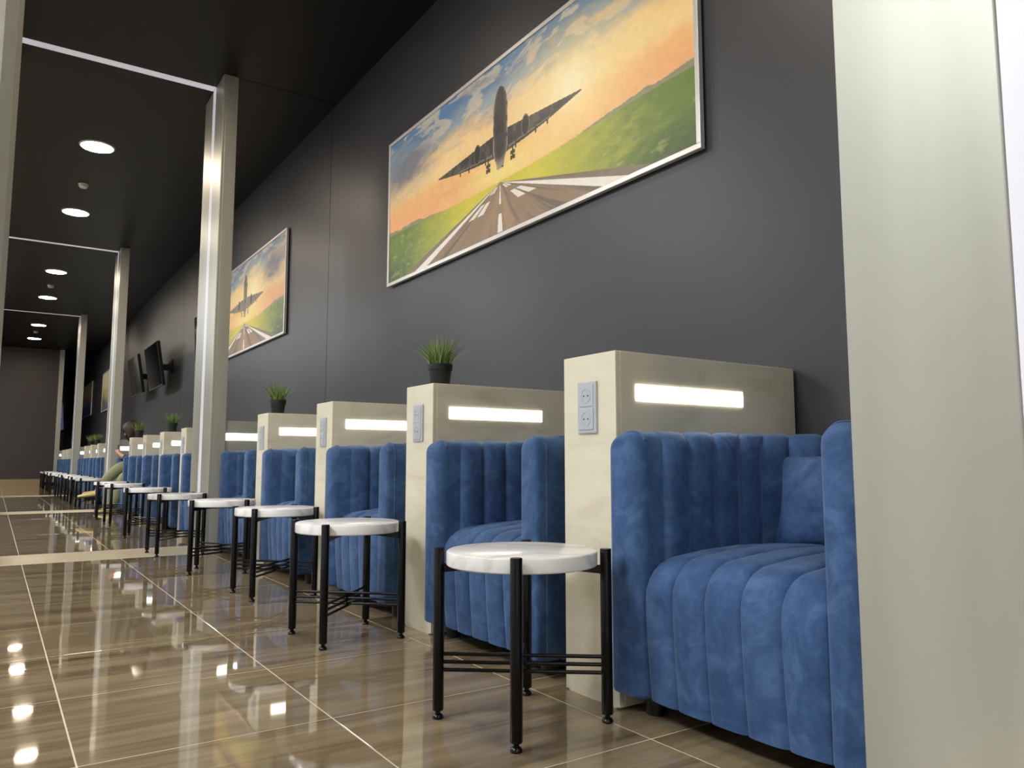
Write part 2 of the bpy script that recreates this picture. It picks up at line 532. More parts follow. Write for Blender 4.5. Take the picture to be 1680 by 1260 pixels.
# ------------------------------------------------------------------ armchairs
SOFA_X = 1.465
SW, SD, SH = 0.78, 0.865, 0.775
def bulge(t):
    return 1.0 - abs(2 * t - 1) ** 6
def make_armchair():
    root = empty('tub_armchair')
    ARM = 0.112
    yi = SW / 2 - ARM
    # ---- shell: stations along a U, from +y arm front round the back to -y arm front
    inner, outer, nrm, tt = [], [], [], []
    xb, r, xs = 0.675, 0.14, 0.098
    ro = 0.10
    segs = [xb - r - xs, PI / 2 * r, 2 * (yi - r), PI / 2 * r, xb - r - xs]
    L = sum(segs); NCH = 15
    def at(s):
        if s <= segs[0]:
            x = xs + s; q = s / segs[0]
            return (x, yi), (xs + q * (SD - ro - xs), SW / 2), (0, -1)
        s -= segs[0]
        if s <= segs[1]:
            a = PI / 2 * s / segs[1]
            return (xb - r + r * math.sin(a), yi - r + r * math.cos(a)), (SD - ro + ro * math.sin(a), SW / 2 - ro + ro * math.cos(a)), (-math.sin(a), -math.cos(a))
        s -= segs[1]
        if s <= segs[2]:
            q = s / segs[2]
            return (xb, yi - r - s), (SD, (SW / 2 - ro) * (1 - 2 * q)), (-1, 0)
        s -= segs[2]
        if s <= segs[3]:
            a = PI / 2 * s / segs[3]
            return (xb - r + r * math.cos(a), -(yi - r) - r * math.sin(a)), (SD - ro + ro * math.cos(a), -(SW / 2 - ro) - ro * math.sin(a)), (-math.cos(a), math.sin(a))
        s -= segs[3]
        q = s / segs[4]
        return (xb - r - s, -yi), (SD - ro - q * (SD - ro - xs), -SW / 2), (0, 1)
    ts = [0, 0.03, 0.10, 0.25, 0.5, 0.75, 0.90, 0.97]
    st = [(c + t, t) for c in range(NCH) for t in ts] + [(NCH, 1.0)]
    m = MB(); rows = []
    for c, t in st:
        (ix, iy), (ox, oy), (nx, ny) = at(min(c / NCH * L, L))
        bl = bulge(t) if 0 < t < 1 else 0
        A = 0.019 * bl
        W = math.hypot(ix - ox, iy - oy)
        ux, uy = (ox - ix) / W, (oy - iy) / W
        sec = []
        for z in (0.055, 0.30, 0.60, 0.735):
            sec.append((ox, oy, z))
        R = 0.028
        for a in (30, 60, 90):
            a = math.radians(a)
            sec.append((ox - ux * R * (1 - math.cos(a)), oy - uy * R * (1 - math.cos(a)), 0.735 + (SH - 0.735 - 0.006) * math.sin(a)))
        # rolled top to the inside
        RI = min(0.065, W * 0.6)
        for a in (0, 20, 40, 60, 80):
            a = math.radians(a)
            d = RI * (1 - math.sin(a))
            sec.append((ix + ux * d + nx * A * math.sin(a), iy + uy * d + ny * A * math.sin(a), SH - 0.055 + 0.055 * math.cos(a) + A * 0.45 * math.cos(a)))
        for z in (0.64, 0.52, 0.40, 0.33):
            sec.append((ix + nx * A, iy + ny * A, z))
        k0 = len(m.v); m.v += sec; rows.append(list(range(k0, k0 + len(sec))))
    for a, b in zip(rows, rows[1:]):
        for k in range(len(a) - 1):
            m.f.append((a[k], a[k + 1], b[k + 1], b[k]))
    m.f.append(tuple(reversed(rows[0]))); m.f.append(tuple(rows[-1]))
    m.build('shell', 'velvet', root, smooth=38)
    # ---- padded arm fronts with piping
    def rrect(y0, y1, z0, z1, rt, rb, n=6):
        pts = []
        for (cyy, czz, rr, a0) in ((y1 - rb, z0 + rb, rb, -90), (y1 - rt, z1 - rt, rt, 0), (y0 + rt, z1 - rt, rt, 90), (y0 + rb, z0 + rb, rb, 180)):
            for i in range(n + 1):
                a = math.radians(a0 + 90 * i / n)
                pts.append((cyy + rr * math.cos(a), czz + rr * math.sin(a)))
        return pts
    for s in (1, -1):
        y0, y1 = sorted((s * (yi - 0.002), s * (SW / 2)))
        m = MB(); rows = []
        for th in (None, 0, 18, 36, 54, 72, 90):
            if th is None: x, c_, = 0.108, 0.0
            else:
                th = math.radians(th); x, c_ = 0.042 * (1 - math.sin(th)), 1 - math.cos(th)
            ii, io, it = 0.036 * c_, 0.014 * c_ ** 3, 0.026 * c_
            ya, yb = (y0 + ii, y1 - io) if s > 0 else (y0 + io, y1 - ii)
            pts = rrect(ya, yb, 0.055 + 0.012 * c_, SH + 0.003 - it, max(0.05 - it, 0.012), max(0.02 - 0.012 * c_, 0.004))
            k0 = len(m.v); m.v += [(x, a, b) for a, b in pts]; rows.append(list(range(k0, k0 + len(pts))))
        for a, b in zip(rows, rows[1:]):
            n = len(a)
            for k in range(n):
                m.f.append((a[k], b[k], b[(k + 1) % n], a[(k + 1) % n]))
        m.f.append(tuple(reversed(rows[-1])))
        af = m.build('arm_front', 'velvet', root, smooth=50)
        pts = rrect(y0, y1, 0.055, SH + 0.004, 0.05, 0.02)
        # outer edge only: from the hem up the outside and over the top
        if s > 0: ln = pts[5:19]
        else: ln = list(reversed(pts[9:23]))
        path = [(0.040, a, b) for a, b in ln]
        MB().tube(path, 0.004, 6).build('piping', 'velvet', af, smooth=60)
    # ---- waterfall seat in five channels
    prof = []
    for z in (0.060, 0.12, 0.20, 0.28, 0.33):
        prof.append((0.030 - 0.016 * math.sin((z - 0.06) / 0.27 * PI / 2), z, -1, 0))
    for a in range(0, 91, 15):
        a = math.radians(a)
        prof.append((0.014 + 0.10 * (1 - math.cos(a)), 0.345 + 0.092 * math.sin(a), -math.cos(a), math.sin(a)))
    for x, z in ((0.22, 0.447), (0.34, 0.452), (0.48, 0.448), (0.60, 0.440), (0.70, 0.432)):
        prof.append((x, z, 0, 1))
    NS = 5
    st = [(c + t, t) for c in range(NS) for t in ts] + [(NS, 1.0)]
    m = MB(); rows = []
    for c, t in st:
        q = c / NS * 2 - 1
        y = q * (yi - 0.001)
        bl = (bulge(t) if 0 < t < 1 else 0) * 0.012
        e = abs(q) ** 3.5
        row = []
        for (x, z, nx, nz) in prof:
            zz = z - e * (0.020 if z > 0.33 else 0.020 * max(0, (z - 0.2) / 0.13))
            xx = x + e * 0.014 * (1 if x < 0.2 else 0)
            row.append((xx + nx * bl, y, zz + nz * bl))
        k0 = len(m.v); m.v += row; rows.append(list(range(k0, k0 + len(row))))
    for a, b in zip(rows, rows[1:]):
        for k in range(len(a) - 1):
            m.f.append((a[k], a[k + 1], b[k + 1], b[k]))
    # underside
    bs = [m.v[r_[0]] for r_ in rows]
    k0 = len(m.v)
    m.v += [(SD - 0.03, yi, 0.06), (SD - 0.03, -yi, 0.06)]
    m.f.append(tuple([r_[0] for r_ in rows] + [k0, k0 + 1]))
    m.build('seat', 'velvet', root, smooth=38)
    MB().box(0.05, SD - 0.02, -SW / 2 + 0.02, SW / 2 - 0.02, 0.052, 0.06).build('base_cloth', 'foot_black', root)
    for fx in (0.10, SD - 0.08):
        for fy in (-SW / 2 + 0.07, SW / 2 - 0.07):
            MB().lathe([(0, 0), (0.026, 0), (0.028, 0.006), (0.031, 0.053), (0, 0.053)], 16, (fx, fy, 0)).build('foot', 'foot_black', root, smooth=40)
    return root
sofa0 = make_armchair()
si = 0
SOFA_Y = []
for b in range(4):
    fars = [DIV_FAR[b][i] - DIV_T - 0.009 for i in range(4)] + [COL_Y[b + 1] - 0.008]
    for fy in fars:
        o = sofa0 if si == 0 else copy_tree(sofa0)
        si += 1
        yc = fy - SW / 2
        SOFA_Y.append(yc)
        o.location = (SOFA_X, yc, 0)
        if si == 1: lab = 'blue velvet channel-tufted armchair with a matching cushion on its seat'
        elif si == 10: lab = 'blue velvet channel-tufted armchair in which the person sits'
        else: lab = 'empty blue velvet channel-tufted armchair, %s along the row counting the cushion armchair as first' % ORD[si]
        tag(o, lab, 'armchair', 'blue armchairs along the grey wall')

# cushion on the first armchair
def make_cushion(w, h, t):
    n = 16; m = MB(); idx = {}
    for side in (1, -1):
        for i in range(n + 1):
            for j in range(n + 1):
                a, b = i / n * 2 - 1, j / n * 2 - 1
                edge = (i in (0, n) or j in (0, n))
                if side == -1 and edge:
                    idx[(side, i, j)] = idx[(1, i, j)]; continue
                th = t / 2 * ((1 - a * a) * (1 - b * b)) ** 0.42
                pin = 1 - 0.07 * (1 - b * b)
                pin2 = 1 - 0.07 * (1 - a * a)
                idx[(side, i, j)] = len(m.v)
                m.v.append((side * th + 0.004 * math.sin(7 * a + 3 * b) * (1 - a * a), a * w / 2 * pin, b * h / 2 * pin2))
        for i in range(n):
            for j in range(n):
                q = (idx[(side, i, j)], idx[(side, i + 1, j)], idx[(side, i + 1, j + 1)], idx[(side, i, j + 1)])
                m.f.append(q if side == 1 else tuple(reversed(q)))
    return m
cu = make_cushion(0.42, 0.29, 0.12).build('throw_cushion', 'velvet', None, smooth=70)
cu.rotation_euler = (math.radians(-3), math.radians(15), math.radians(4))
cu.location = (2.052, SOFA_Y[0] + 0.045, 0.582)
tag(cu, 'plain blue velvet throw cushion leaning in an armchair', 'cushion')

# ------------------------------------------------------------------ side tables
def make_table():
    root = empty('side_table')
    R = 0.2075
    MB().lathe([(0, 0.414), (R - 0.003, 0.414), (R, 0.417), (R, 0.449), (R - 0.002, 0.452), (R - 0.006, 0.454), (0, 0.454)], 56).build('table_top', 'marble', root, smooth=40)
    rl = 0.2295
    for k in range(4):
        a = PI / 4 + k * PI / 2
        x, y = rl * math.cos(a), rl * math.sin(a)
        lg = MB().lathe([(0, 0.022), (0.0145, 0.022), (0.0155, 0.024), (0.0155, 0.456), (0.0145, 0.458), (0, 0.458)], 16, (x, y, 0)).build('leg', 'table_steel', root, smooth=40)
        MB().lathe([(0, 0), (0.0145, 0), (0.0155, 0.004), (0.013, 0.010), (0.007, 0.014), (0.007, 0.0225)], 14, (x, y, 0)).build('levelling_foot', 'table_steel', lg, smooth=35)
    for k in range(2):
        a = PI / 4 + k * PI / 2
        dx, dy = math.cos(a), math.sin(a)
        for q in range(3):
            z = 0.118 + 0.021 * q + 0.0105 * k
            e = rl + 0.006
            MB().tube([(-dx * e, -dy * e, z), (dx * e, dy * e, z)], 0.0054, 8).build('cross_rod', 'table_steel', root, smooth=50)
        # flat bracket under the top, deeper towards the legs
        m = MB()
        e = rl - 0.006; hw = 0.006
        nx, ny = -dy * hw, dx * hw
        for s in (1, -1):
            P = []
            for d, z in ((0.0, 0.400), (e * 0.55, 0.400), (e, 0.390), (e, 0.4138), (0.0, 0.4138)):
                P.append((s * dx * d, s * dy * d, z))
            k0 = len(m.v)
            m.v += [(p[0] + nx, p[1] + ny, p[2]) for p in P] + [(p[0] - nx, p[1] - ny, p[2]) for p in P]
            n = len(P)
            m.f += [tuple(range(k0, k0 + n)), tuple(reversed(range(k0 + n, k0 + 2 * n)))]
            m.f += [(k0 + i, k0 + n + i, k0 + n + (i + 1) % n, k0 + (i + 1) % n) for i in range(n)]
        m.build('top_bracket', 'table_steel', root)
    return root
TABLES = [(1.224, 1.777, 7), (1.212, 3.006, 2), (1.268, 4.163, 2), (1.245, 5.222, -19), (1.19, 6.42, 3), (1.232, 8.05, -14), (1.25, 9.75, 4), (1.25, 10.84, -4),
          (1.25, 13.45, 5), (1.24, 14.5, -6), (1.25, 15.65, 4), (1.24, 16.8, -3), (1.24, 17.95, 5), (1.185, 19.2, -3), (1.24, 20.4, 6), (1.24, 21.6, 0), (1.24, 22.8, -5), (1.24, 24.0, 4)]
tab0 = make_table()
for i, (x, y, r) in enumerate(TABLES):
    o = tab0 if i == 0 else copy_tree(tab0)
    o.location = (x, y, 0); o.rotation_euler = (0, 0, math.radians(r))
    tag(o, 'round white marble side table on black legs, %s along the row from the cushion armchair' % ORD[i + 1], 'side table', 'round side tables in front of the armchairs')

# ------------------------------------------------------------------ potted grass
def make_plant(seed):
    rnd = random.Random(seed)
    root = empty('potted_grass')
    MB().lathe([(0, 0), (0.040, 0), (0.042, 0.003), (0.0495, 0.070), (0.0535, 0.071), (0.0550, 0.096), (0.0520, 0.097), (0.0505, 0.088), (0, 0.088)], 28).build('pot', 'pot_plastic', root, smooth=35)
    m = MB(); tone = []
    for i in range(190):
        a = rnd.uniform(0, 2 * PI); r0 = 0.046 * math.sqrt(rnd.random())
        bx_, by_ = r0 * math.cos(a), r0 * math.sin(a)
        h = rnd.uniform(0.085, 0.150)
        lean = (r0 / 0.046) * rnd.uniform(0.2, 0.75) + rnd.uniform(-0.08, 0.08)
        if rnd.random() < 0.10: lean += 0.5
        a2 = a + rnd.uniform(-0.5, 0.5)
        w = rnd.uniform(0.0016, 0.0030)
        tw = rnd.uniform(0, PI)
        wx, wy = w * math.cos(tw), w * math.sin(tw)
        k0 = len(m.v); n = 5
        tn = rnd.uniform(0.15, 0.95)
        for s in range(n):
            q = s / (n - 1)
            d = h * lean * q ** 1.6
            z = 0.084 + h * q * (1 - 0.30 * abs(lean) * q)
            ww = 1 - 0.85 * q ** 2
            px, py = bx_ + d * math.cos(a2), by_ + d * math.sin(a2)
            m.v += [(px + wx * ww, py + wy * ww, z), (px - wx * ww, py - wy * ww, z)]
            tone += [tn] * 2
        for s in range(n - 1):
            m.f.append((k0 + 2 * s, k0 + 2 * s + 1, k0 + 2 * s + 3, k0 + 2 * s + 2))
    g = m.build('grass', 'grass_blade', root)
    at = g.data.attributes.new('tone', 'FLOAT', 'POINT')
    at.data.foreach_set('value', tone)
    g['kind'] = 'stuff'
    return root
pl0 = make_plant(3)
pi_ = 0
pos_in_row = 0
for b in range(4):
    for i in range(4):
        pos_in_row += 1
        if (b, i) not in PLANT_AT: continue
        o = pl0 if pi_ == 0 else copy_tree(pl0)
        pi_ += 1
        o.location = (DIV_X0 + 0.10, DIV_FAR[b][i] - DIV_T / 2 + 0.004, DIV_H)
        o.rotation_euler = (0, 0, pi_ * 1.1)
        tag(o, 'green grass in a small black pot on the %s divider from the cushion armchair' % ORD[pos_in_row], 'plant', 'potted grasses on the dividers')

# ------------------------------------------------------------------ paintings
def s2l(a):
    return np.where(a <= 0.04045, a / 12.92, ((a + 0.055) / 1.055) ** 2.4)
def vnoise(x, y, seed):
    rs = np.random.RandomState(seed)
    G = rs.rand(64, 64)
    xi = np.floor(x).astype(int); yi = np.floor(y).astype(int)
    fx = x - xi; fy = y - yi
    fx = fx * fx * (3 - 2 * fx); fy = fy * fy * (3 - 2 * fy)
    g = lambda a, b: G[a % 64, b % 64]
    return (g(xi, yi) * (1 - fx) + g(xi + 1, yi) * fx) * (1 - fy) + (g(xi, yi + 1) * (1 - fx) + g(xi + 1, yi + 1) * fx) * fy
def fbm(x, y, seed, oct=5):
    s = 0; a = 0.5; t = 0
    for k in range(oct):
        s = s + a * vnoise(x * 2 ** k + 17 * k, y * 2 ** k + 5 * k, seed + k); t += a; a *= 0.55
    return s / t
def sst(a, b, x):
    t = np.clip((x - a) / (b - a), 0, 1)
    return t * t * (3 - 2 * t)
def inpoly(x, y, P):
    c = np.zeros_like(x, bool)
    n = len(P)
    for i in range(n):
        x1, y1 = P[i]; x2, y2 = P[(i + 1) % n]
        if y1 == y2: continue
        c ^= ((y1 > y) != (y2 > y)) & (x < (x2 - x1) * (y - y1) / (y2 - y1) + x1)
    return c
def paint_airliner(u, v, var=0):
    x = (u - 0.5) * 2.797; y = v
    C = lambda r, g, b: np.array([r, g, b], float) / 255.0
    def mix(img, col, m):
        m = np.clip(m, 0, 1)[..., None]
        return img * (1 - m) + (col if isinstance(col, np.ndarray) and col.ndim > 1 else np.ones_like(img) * col) * m
    sd = 11 + 40 * var
    img = np.ones(x.shape + (3,)) * C(248, 196, 128)
    # sky: peach near the horizon, broken cream and grey cloud streaks, blue high up
    sx, sy = 0.62, 0.60
    if var == 1: sx, sy = 0.30, 0.60
    wx = x + 0.35 * (fbm(x * 1.3 + 5, y * 3, sd + 3, 4) - 0.5)
    wy = y + 0.16 * (fbm(x * 1.7 + 11, y * 3.4, sd + 5, 4) - 0.5)
    n1 = fbm(wx * 1.5 + 9, wy * 4.5 + 3, sd)
    n2 = fbm(wx * 3.2 + 2, wy * 10 + 1, sd + 7)
    n3 = fbm(wx * 5.5 + 2 - y * 3, wy * 17 + 1, sd + 8, 5)
    h = y + 0.20 * (n1 - 0.5) + 0.10 * (n2 - 0.5)
    img = mix(img, C(240, 176, 120), sst(0.60, 0.36, h) * 0.95)
    img = mix(img, C(234, 160, 106), sst(0.55, 0.70, n2) * sst(0.68, 0.40, y) * 0.7)
    img = mix(img, C(250, 216, 156), sst(0.47, 0.60, h) * sst(0.84, 0.64, h))
    blue = sst(0.70, 0.82, h)
    img = mix(img, C(140, 164, 186), blue * 0.9)
    img = mix(img, C(92, 130, 172), sst(0.80, 0.95, h + 0.06 * (n3 - 0.5)))
    # broken cloud: cream tops with grey undersides
    cm = sst(0.50, 0.62, n3) * sst(0.60, 0.72, y)
    img = mix(img, C(232, 210, 176), cm * 0.68)
    img = mix(img, C(150, 148, 150), sst(0.56, 0.68, fbm(wx * 4.1 + 1, wy * 13 + 30.35, sd + 31)) * sst(0.62, 0.76, y) * 0.6)
    img = mix(img, C(222, 186, 140), np.exp(-((y - 0.82 - 0.05 * x) / 0.07) ** 2) * sst(0.42, 0.6, n2) * sst(-0.1, 0.35, x) * 0.8)
    # dark cloud to one side
    dx_ = -1.14 if var == 0 else 0.98
    dk = np.exp(-((x - dx_) / 0.30) ** 2 - ((y - 0.74) / 0.13) ** 2) * (0.1 + 1.6 * n3)
    img = mix(img, C(112, 116, 132), np.clip(dk * 1.25, 0, 0.85))
    # sun glow
    d2 = np.sqrt((x - sx) ** 2 + ((y - sy) * 1.35) ** 2) * (0.85 + 0.3 * n2)
    img = mix(img, C(253, 230, 164), np.exp(-(d2 / 0.40) ** 2) * 0.85)
    img = mix(img, C(255, 246, 208), np.exp(-(d2 / 0.15) ** 2) * 0.8)
    img = mix(img, C(248, 228, 140), np.exp(-(x / 0.50) ** 2 - ((y - 0.36) / 0.12) ** 2) * 0.9)
    # low hedge on the horizon
    hz = 0.30 + 0.032 * sst(0.2, 1.3, np.abs(x))
    hedge = hz + (0.004 + 0.055 * fbm(x * 9, x * 0 + 2, sd + 50)) * sst(0.55, 1.2, np.abs(x))
    img = mix(img, C(134, 138, 112), (y < hedge) * (y >= hz - 0.01) * 0.9)
    # grass
    t = np.maximum(hz - y, 0)
    gmask = y < hz
    gn = fbm(x * 10, y * 26, sd + 60)
    g = np.ones_like(img) * C(214, 202, 66)
    g = mix(g, C(158, 164, 62), sst(0.25, 0.8, np.abs(x) * 0.9 + 0.25 * (gn - 0.5)))
    g = mix(g, C(104, 128, 54), sst(0.75, 1.25, np.abs(x) + 0.7 * (gn - 0.5)))
    g = mix(g, C(66, 84, 40), sst(0.10, 0.34, t) * sst(0.85, 1.35, np.abs(x)) * (0.5 + 0.8 * gn))
    g = mix(g, C(232, 218, 120), sst(0.62, 0.8, gn) * 0.35)
    img = np.where(gmask[..., None], g, img)
    # runway
    tt = np.maximum(0.293 - y, 1e-4)
    s = x / tt
    pv = (np.abs(s) < 4.05) & (y < 0.293)
    pn = fbm(s * 3.2, tt * 3 + 2, sd + 70)
    pc = mix(np.ones_like(img) * C(150, 124, 98), C(112, 98, 84), sst(0.45, 0.65, pn))
    pc = mix(pc, C(182, 146, 112), sst(1.0, 0.1, np.abs(s)) * 0.55)
    pc = mix(pc, C(122, 110, 98), sst(2.2, 3.6, np.abs(s)) * 0.6)
    img = np.where(pv[..., None], pc, img)
    white = C(238, 232, 222)
    img = mix(img, white, ((np.abs(s) > 2.92) & (np.abs(s) < 3.48) & (tt > 0.006)).astype(float))
    img = mix(img, white, ((np.abs(s) < 0.085) & (((tt > 0.18) & (tt < 0.283)) | ((tt > 0.02) & (tt < 0.125)))).astype(float))
    for a, b in ((1.25, 1.75), (1.95, 2.45)):
        img = mix(img, white, ((np.abs(s) > a) & (np.abs(s) < b) & (((tt > 0.078) & (tt < 0.135)) | ((tt > 0.018) & (tt < 0.046)))).astype(float) * 0.95)
    # the aeroplane, seen from ahead and below
    dark = C(58, 54, 50); mid = C(92, 86, 78); lite = C(190, 176, 152)
    if var == 1: dark, mid, lite = C(120, 112, 100), C(138, 128, 114), C(190, 176, 152)
    an = fbm(x * 22, y * 22, sd + 90)
    for sg in (-1, 1):
        P = [(sg * 0.05, 0.585), (sg * 0.69, 0.535), (sg * 0.70, 0.528), (sg * 0.42, 0.482), (sg * 0.26, 0.464), (sg * 0.05, 0.448)]
        w = inpoly(x, y, P)
        img = np.where(w[..., None], mix(np.ones_like(img) * dark, mid, sst(0.45, 0.7, an)), img)
        ln = inpoly(x, y, [(sg * 0.08, 0.478), (sg * 0.45, 0.499), (sg * 0.45, 0.492), (sg * 0.08, 0.467)])
        img = mix(img, C(168, 158, 142), ln * 0.6)
        for fx in (0.15, 0.33, 0.43):
            img = mix(img, dark, ((np.abs(x - sg * fx) < 0.006) & (y < 0.49) & (y > 0.425 + fx * 0.09)).astype(float))
        e = ((x - sg * 0.238) / 0.036) ** 2 + ((y - 0.533) / 0.060) ** 2
        img = mix(img, C(112, 104, 94), (e < 1.0).astype(float)); img = mix(img, C(40, 37, 36), (e < 0.72).astype(float))
        img = mix(img, dark, ((np.abs(x - sg * 0.121) < 0.006) & (y < 0.47) & (y > 0.39)).astype(float))
        img = mix(img, dark, ((np.abs(np.abs(x - sg * 0.121) - 0.013) < 0.009) & (((y < 0.437) & (y > 0.415)) | ((y < 0.410) & (y > 0.386)))).astype(float))
    hw = 0.072 * np.sqrt(np.clip(1 - np.clip((y - 0.70) / 0.150, 0, 1) ** 2, 0, 1)) * (1 - 0.55 * sst(0.50, 0.37, y))
    body = (np.abs(x) < hw) & (y > 0.372) & (y < 0.850)
    q = np.abs(x) / np.maximum(hw, 1e-3)
    bc = mix(np.ones_like(img) * dark, mid, sst(0.3, 0.9, q) * 0.9)
    bc = mix(bc, lite, sst(0.80, 0.93, q) * 0.75)
    bc = mix(bc, lite, sst(0.46, 0.385, y) * 0.8)
    bc = mix(bc, C(38, 36, 36), sst(0.5, 0.65, an) * 0.6)
    img = np.where(body[..., None], bc, img)
    return np.clip(img + 0.05 * (fbm(x * 30, y * 40, sd + 99) - 0.5)[..., None], 0, 1)
def paint_bands(u, v, var):
    C = lambda r, g, b: np.array([r, g, b], float) / 255.0
    n = fbm(u * 5 + var, v * 4, 200 + var) - 0.5
    t = np.clip(v + 0.35 * n + 0.3 * (np.abs(u - 0.5) - 0.25) * (1 if var else -1), 0, 1)[..., None]
    if var == 0:
        a, b, c = C(96, 98, 100), C(176, 170, 120), C(206, 200, 172)
    else:
        a, b, c = C(74, 96, 168), C(208, 160, 150), C(206, 206, 164)
    return np.where(t < 0.45, a + (b - a) * np.clip((t - 0.25) / 0.2, 0, 1), b + (c - b) * np.clip((t - 0.5) / 0.2, 0, 1))
def make_painting(name, y0, y1, z0, z1, fn, nx, ny, label, group=None):
    # y0 near edge, y1 far edge; hangs on the right wall
    yc = (y0 + y1) / 2
    root = empty(name, (WALL_X, yc, z0))
    W, H = y1 - y0, z1 - z0
    fw, dep = 0.024, 0.035
    u = np.linspace(0, 1, nx); v = np.linspace(0, 1, ny)
    U, V = np.meshgrid(u, v)
    rgb_ = s2l(fn(U, V))
    wi, hi = W - 2 * fw + 0.004, H - 2 * fw + 0.004
    co = np.zeros((ny, nx, 3), np.float32)
    co[..., 0] = -dep + 0.008
    co[..., 1] = wi / 2 - U * wi
    co[..., 2] = fw - 0.002 + V * hi
    me = bpy.data.meshes.new('canvas')
    nv = nx * ny; nf = (nx - 1) * (ny - 1)
    idx = np.arange(nv).reshape(ny, nx)
    q = np.stack([idx[:-1, :-1], idx[1:, :-1], idx[1:, 1:], idx[:-1, 1:]], -1)[..., ::-1].reshape(-1)
    me.vertices.add(nv); me.vertices.foreach_set('co', co.reshape(-1))
    me.loops.add(nf * 4); me.loops.foreach_set('vertex_index', q.astype(np.int32))
    me.polygons.add(nf); me.polygons.foreach_set('loop_start', np.arange(0, nf * 4, 4, dtype=np.int32))
    at = me.attributes.new('paint', 'FLOAT_COLOR', 'POINT')
    rgba = np.ones((nv, 4), np.float32); rgba[:, :3] = rgb_.reshape(-1, 3)
    at.data.foreach_set('color', rgba.reshape(-1))
    me.update(calc_edges=True); me.validate()
    me.materials.append(MATS['painted_canvas'])
    link('canvas', me, root)
    MB().box(-dep + 0.012, -0.012, -W / 2 + 0.01, W / 2 - 0.01, 0.01, H - 0.01).build('backing_board', 'frame_side', root)
    MB().box(-dep, -0.010, -W / 2, W / 2, 0, fw).build('frame_bar', 'frame_silver', root, bevel=0.002)
    MB().box(-dep, -0.010, -W / 2, W / 2, H - fw, H).build('frame_bar', 'frame_silver', root, bevel=0.002)
    MB().box(-dep, -0.010, -W / 2, -W / 2 + fw, fw, H - fw).build('frame_bar', 'frame_silver', root, bevel=0.002)
    MB().box(-dep, -0.010, W / 2 - fw, W / 2, fw, H - fw).build('frame_bar', 'frame_silver', root, bevel=0.002)
    for s in (-1, 1):
        MB().box(-0.0125, 0.0, s * W * 0.35 - 0.03, s * W * 0.35 + 0.03, H * 0.7, H * 0.7 + 0.05).build('hanger', 'frame_side', root)
    tag(root, label, 'painting', group)
    return root
make_painting('wall_painting', 2.075, 5.10, 1.966, 3.046, lambda u, v: paint_airliner(u, v, 0), 900, 330,
              'wide framed painting of a dark airliner over a runway at sunset, above the cushion armchair')
make_painting('wall_painting', 7.52, 10.55, 1.966, 3.046, lambda u, v: paint_airliner(u, v, 1), 360, 140,
              'framed painting of a faint grey airliner over a runway, past the strip-lit column')
make_painting('wall_painting', 20.40, 23.25, 2.03, 3.06, lambda u, v: paint_bands(u, v, 0), 60, 30,
              'framed painting in pale yellow and grey on the wall past the screens')
make_painting('wall_painting', 26.0, 29.0, 2.10, 3.12, lambda u, v: paint_bands(u, v, 1), 60, 30,
              'framed painting in cream, pink and blue')

# ------------------------------------------------------------------ screens on the wall
def make_tv(y, z, w, h, tilt, swing, label, blue=False, xoff=0.26):
    root = empty('wall_screen', (WALL_X, y, z))
    M = Matrix.Translation((-xoff, 0, 0)) @ Matrix.Rotation(swing, 4, 'Z') @ Matrix.Rotation(tilt, 4, 'Y')
    def bx(nm, mat, par, *a, bev=0.004):
        m = MB().box(*a)
        m.v = [tuple(M @ Vector(p)) for p in m.v]
        return m.build(nm, mat, par, bevel=bev)
    hs = bx('housing', 'tv_black', root, -0.02, 0.03, -w / 2, w / 2, -h / 2, h / 2)
    bx('rear_box', 'tv_black', hs, 0.03, 0.07, -w * 0.3, w * 0.3, -h * 0.35, h * 0.2)
    bx('screen', 'screen_blue' if blue else 'tv_screen', root, -0.0225, -0.0195, -w / 2 + 0.012, w / 2 - 0.012, -h / 2 + 0.018, h / 2 - 0.012, bev=0)
    bx('lower_trim', 'tv_trim', root, -0.024, -0.019, -w / 2, w / 2, -h / 2, -h / 2 + 0.010, bev=0.001)
    MB().box(-0.02, 0, -0.14, 0.14, -0.12, 0.12).build('wall_plate', 'foot_black', root, bevel=0.003)
    MB().box(-xoff + 0.06, -0.015, -0.03, 0.03, -0.05, 0.05).build('mount_arm', 'foot_black', root, bevel=0.003)
    tag(root, label, 'screen', 'screens on wall brackets')
    return root
make_tv(13.62, 2.25, 1.22, 0.70, math.radians(-9), math.radians(0), 'black wall screen on a bracket reflecting grey, beside another reflecting a bright lamp')
make_tv(15.60, 2.28, 1.20, 0.69, math.radians(-9), math.radians(0), 'black wall screen reflecting a bright lamp, second from the grey-airliner painting')
make_tv(11.0, 2.40, 0.62, 0.62, math.radians(-3), math.radians(0), 'black wall screen close to the wall, beside the grey-airliner painting', xoff=0.09)
make_tv(34.6, 2.42, 2.6, 1.0, math.radians(-4), 0, 'lit blue wall screen at the far end of the grey wall', True)

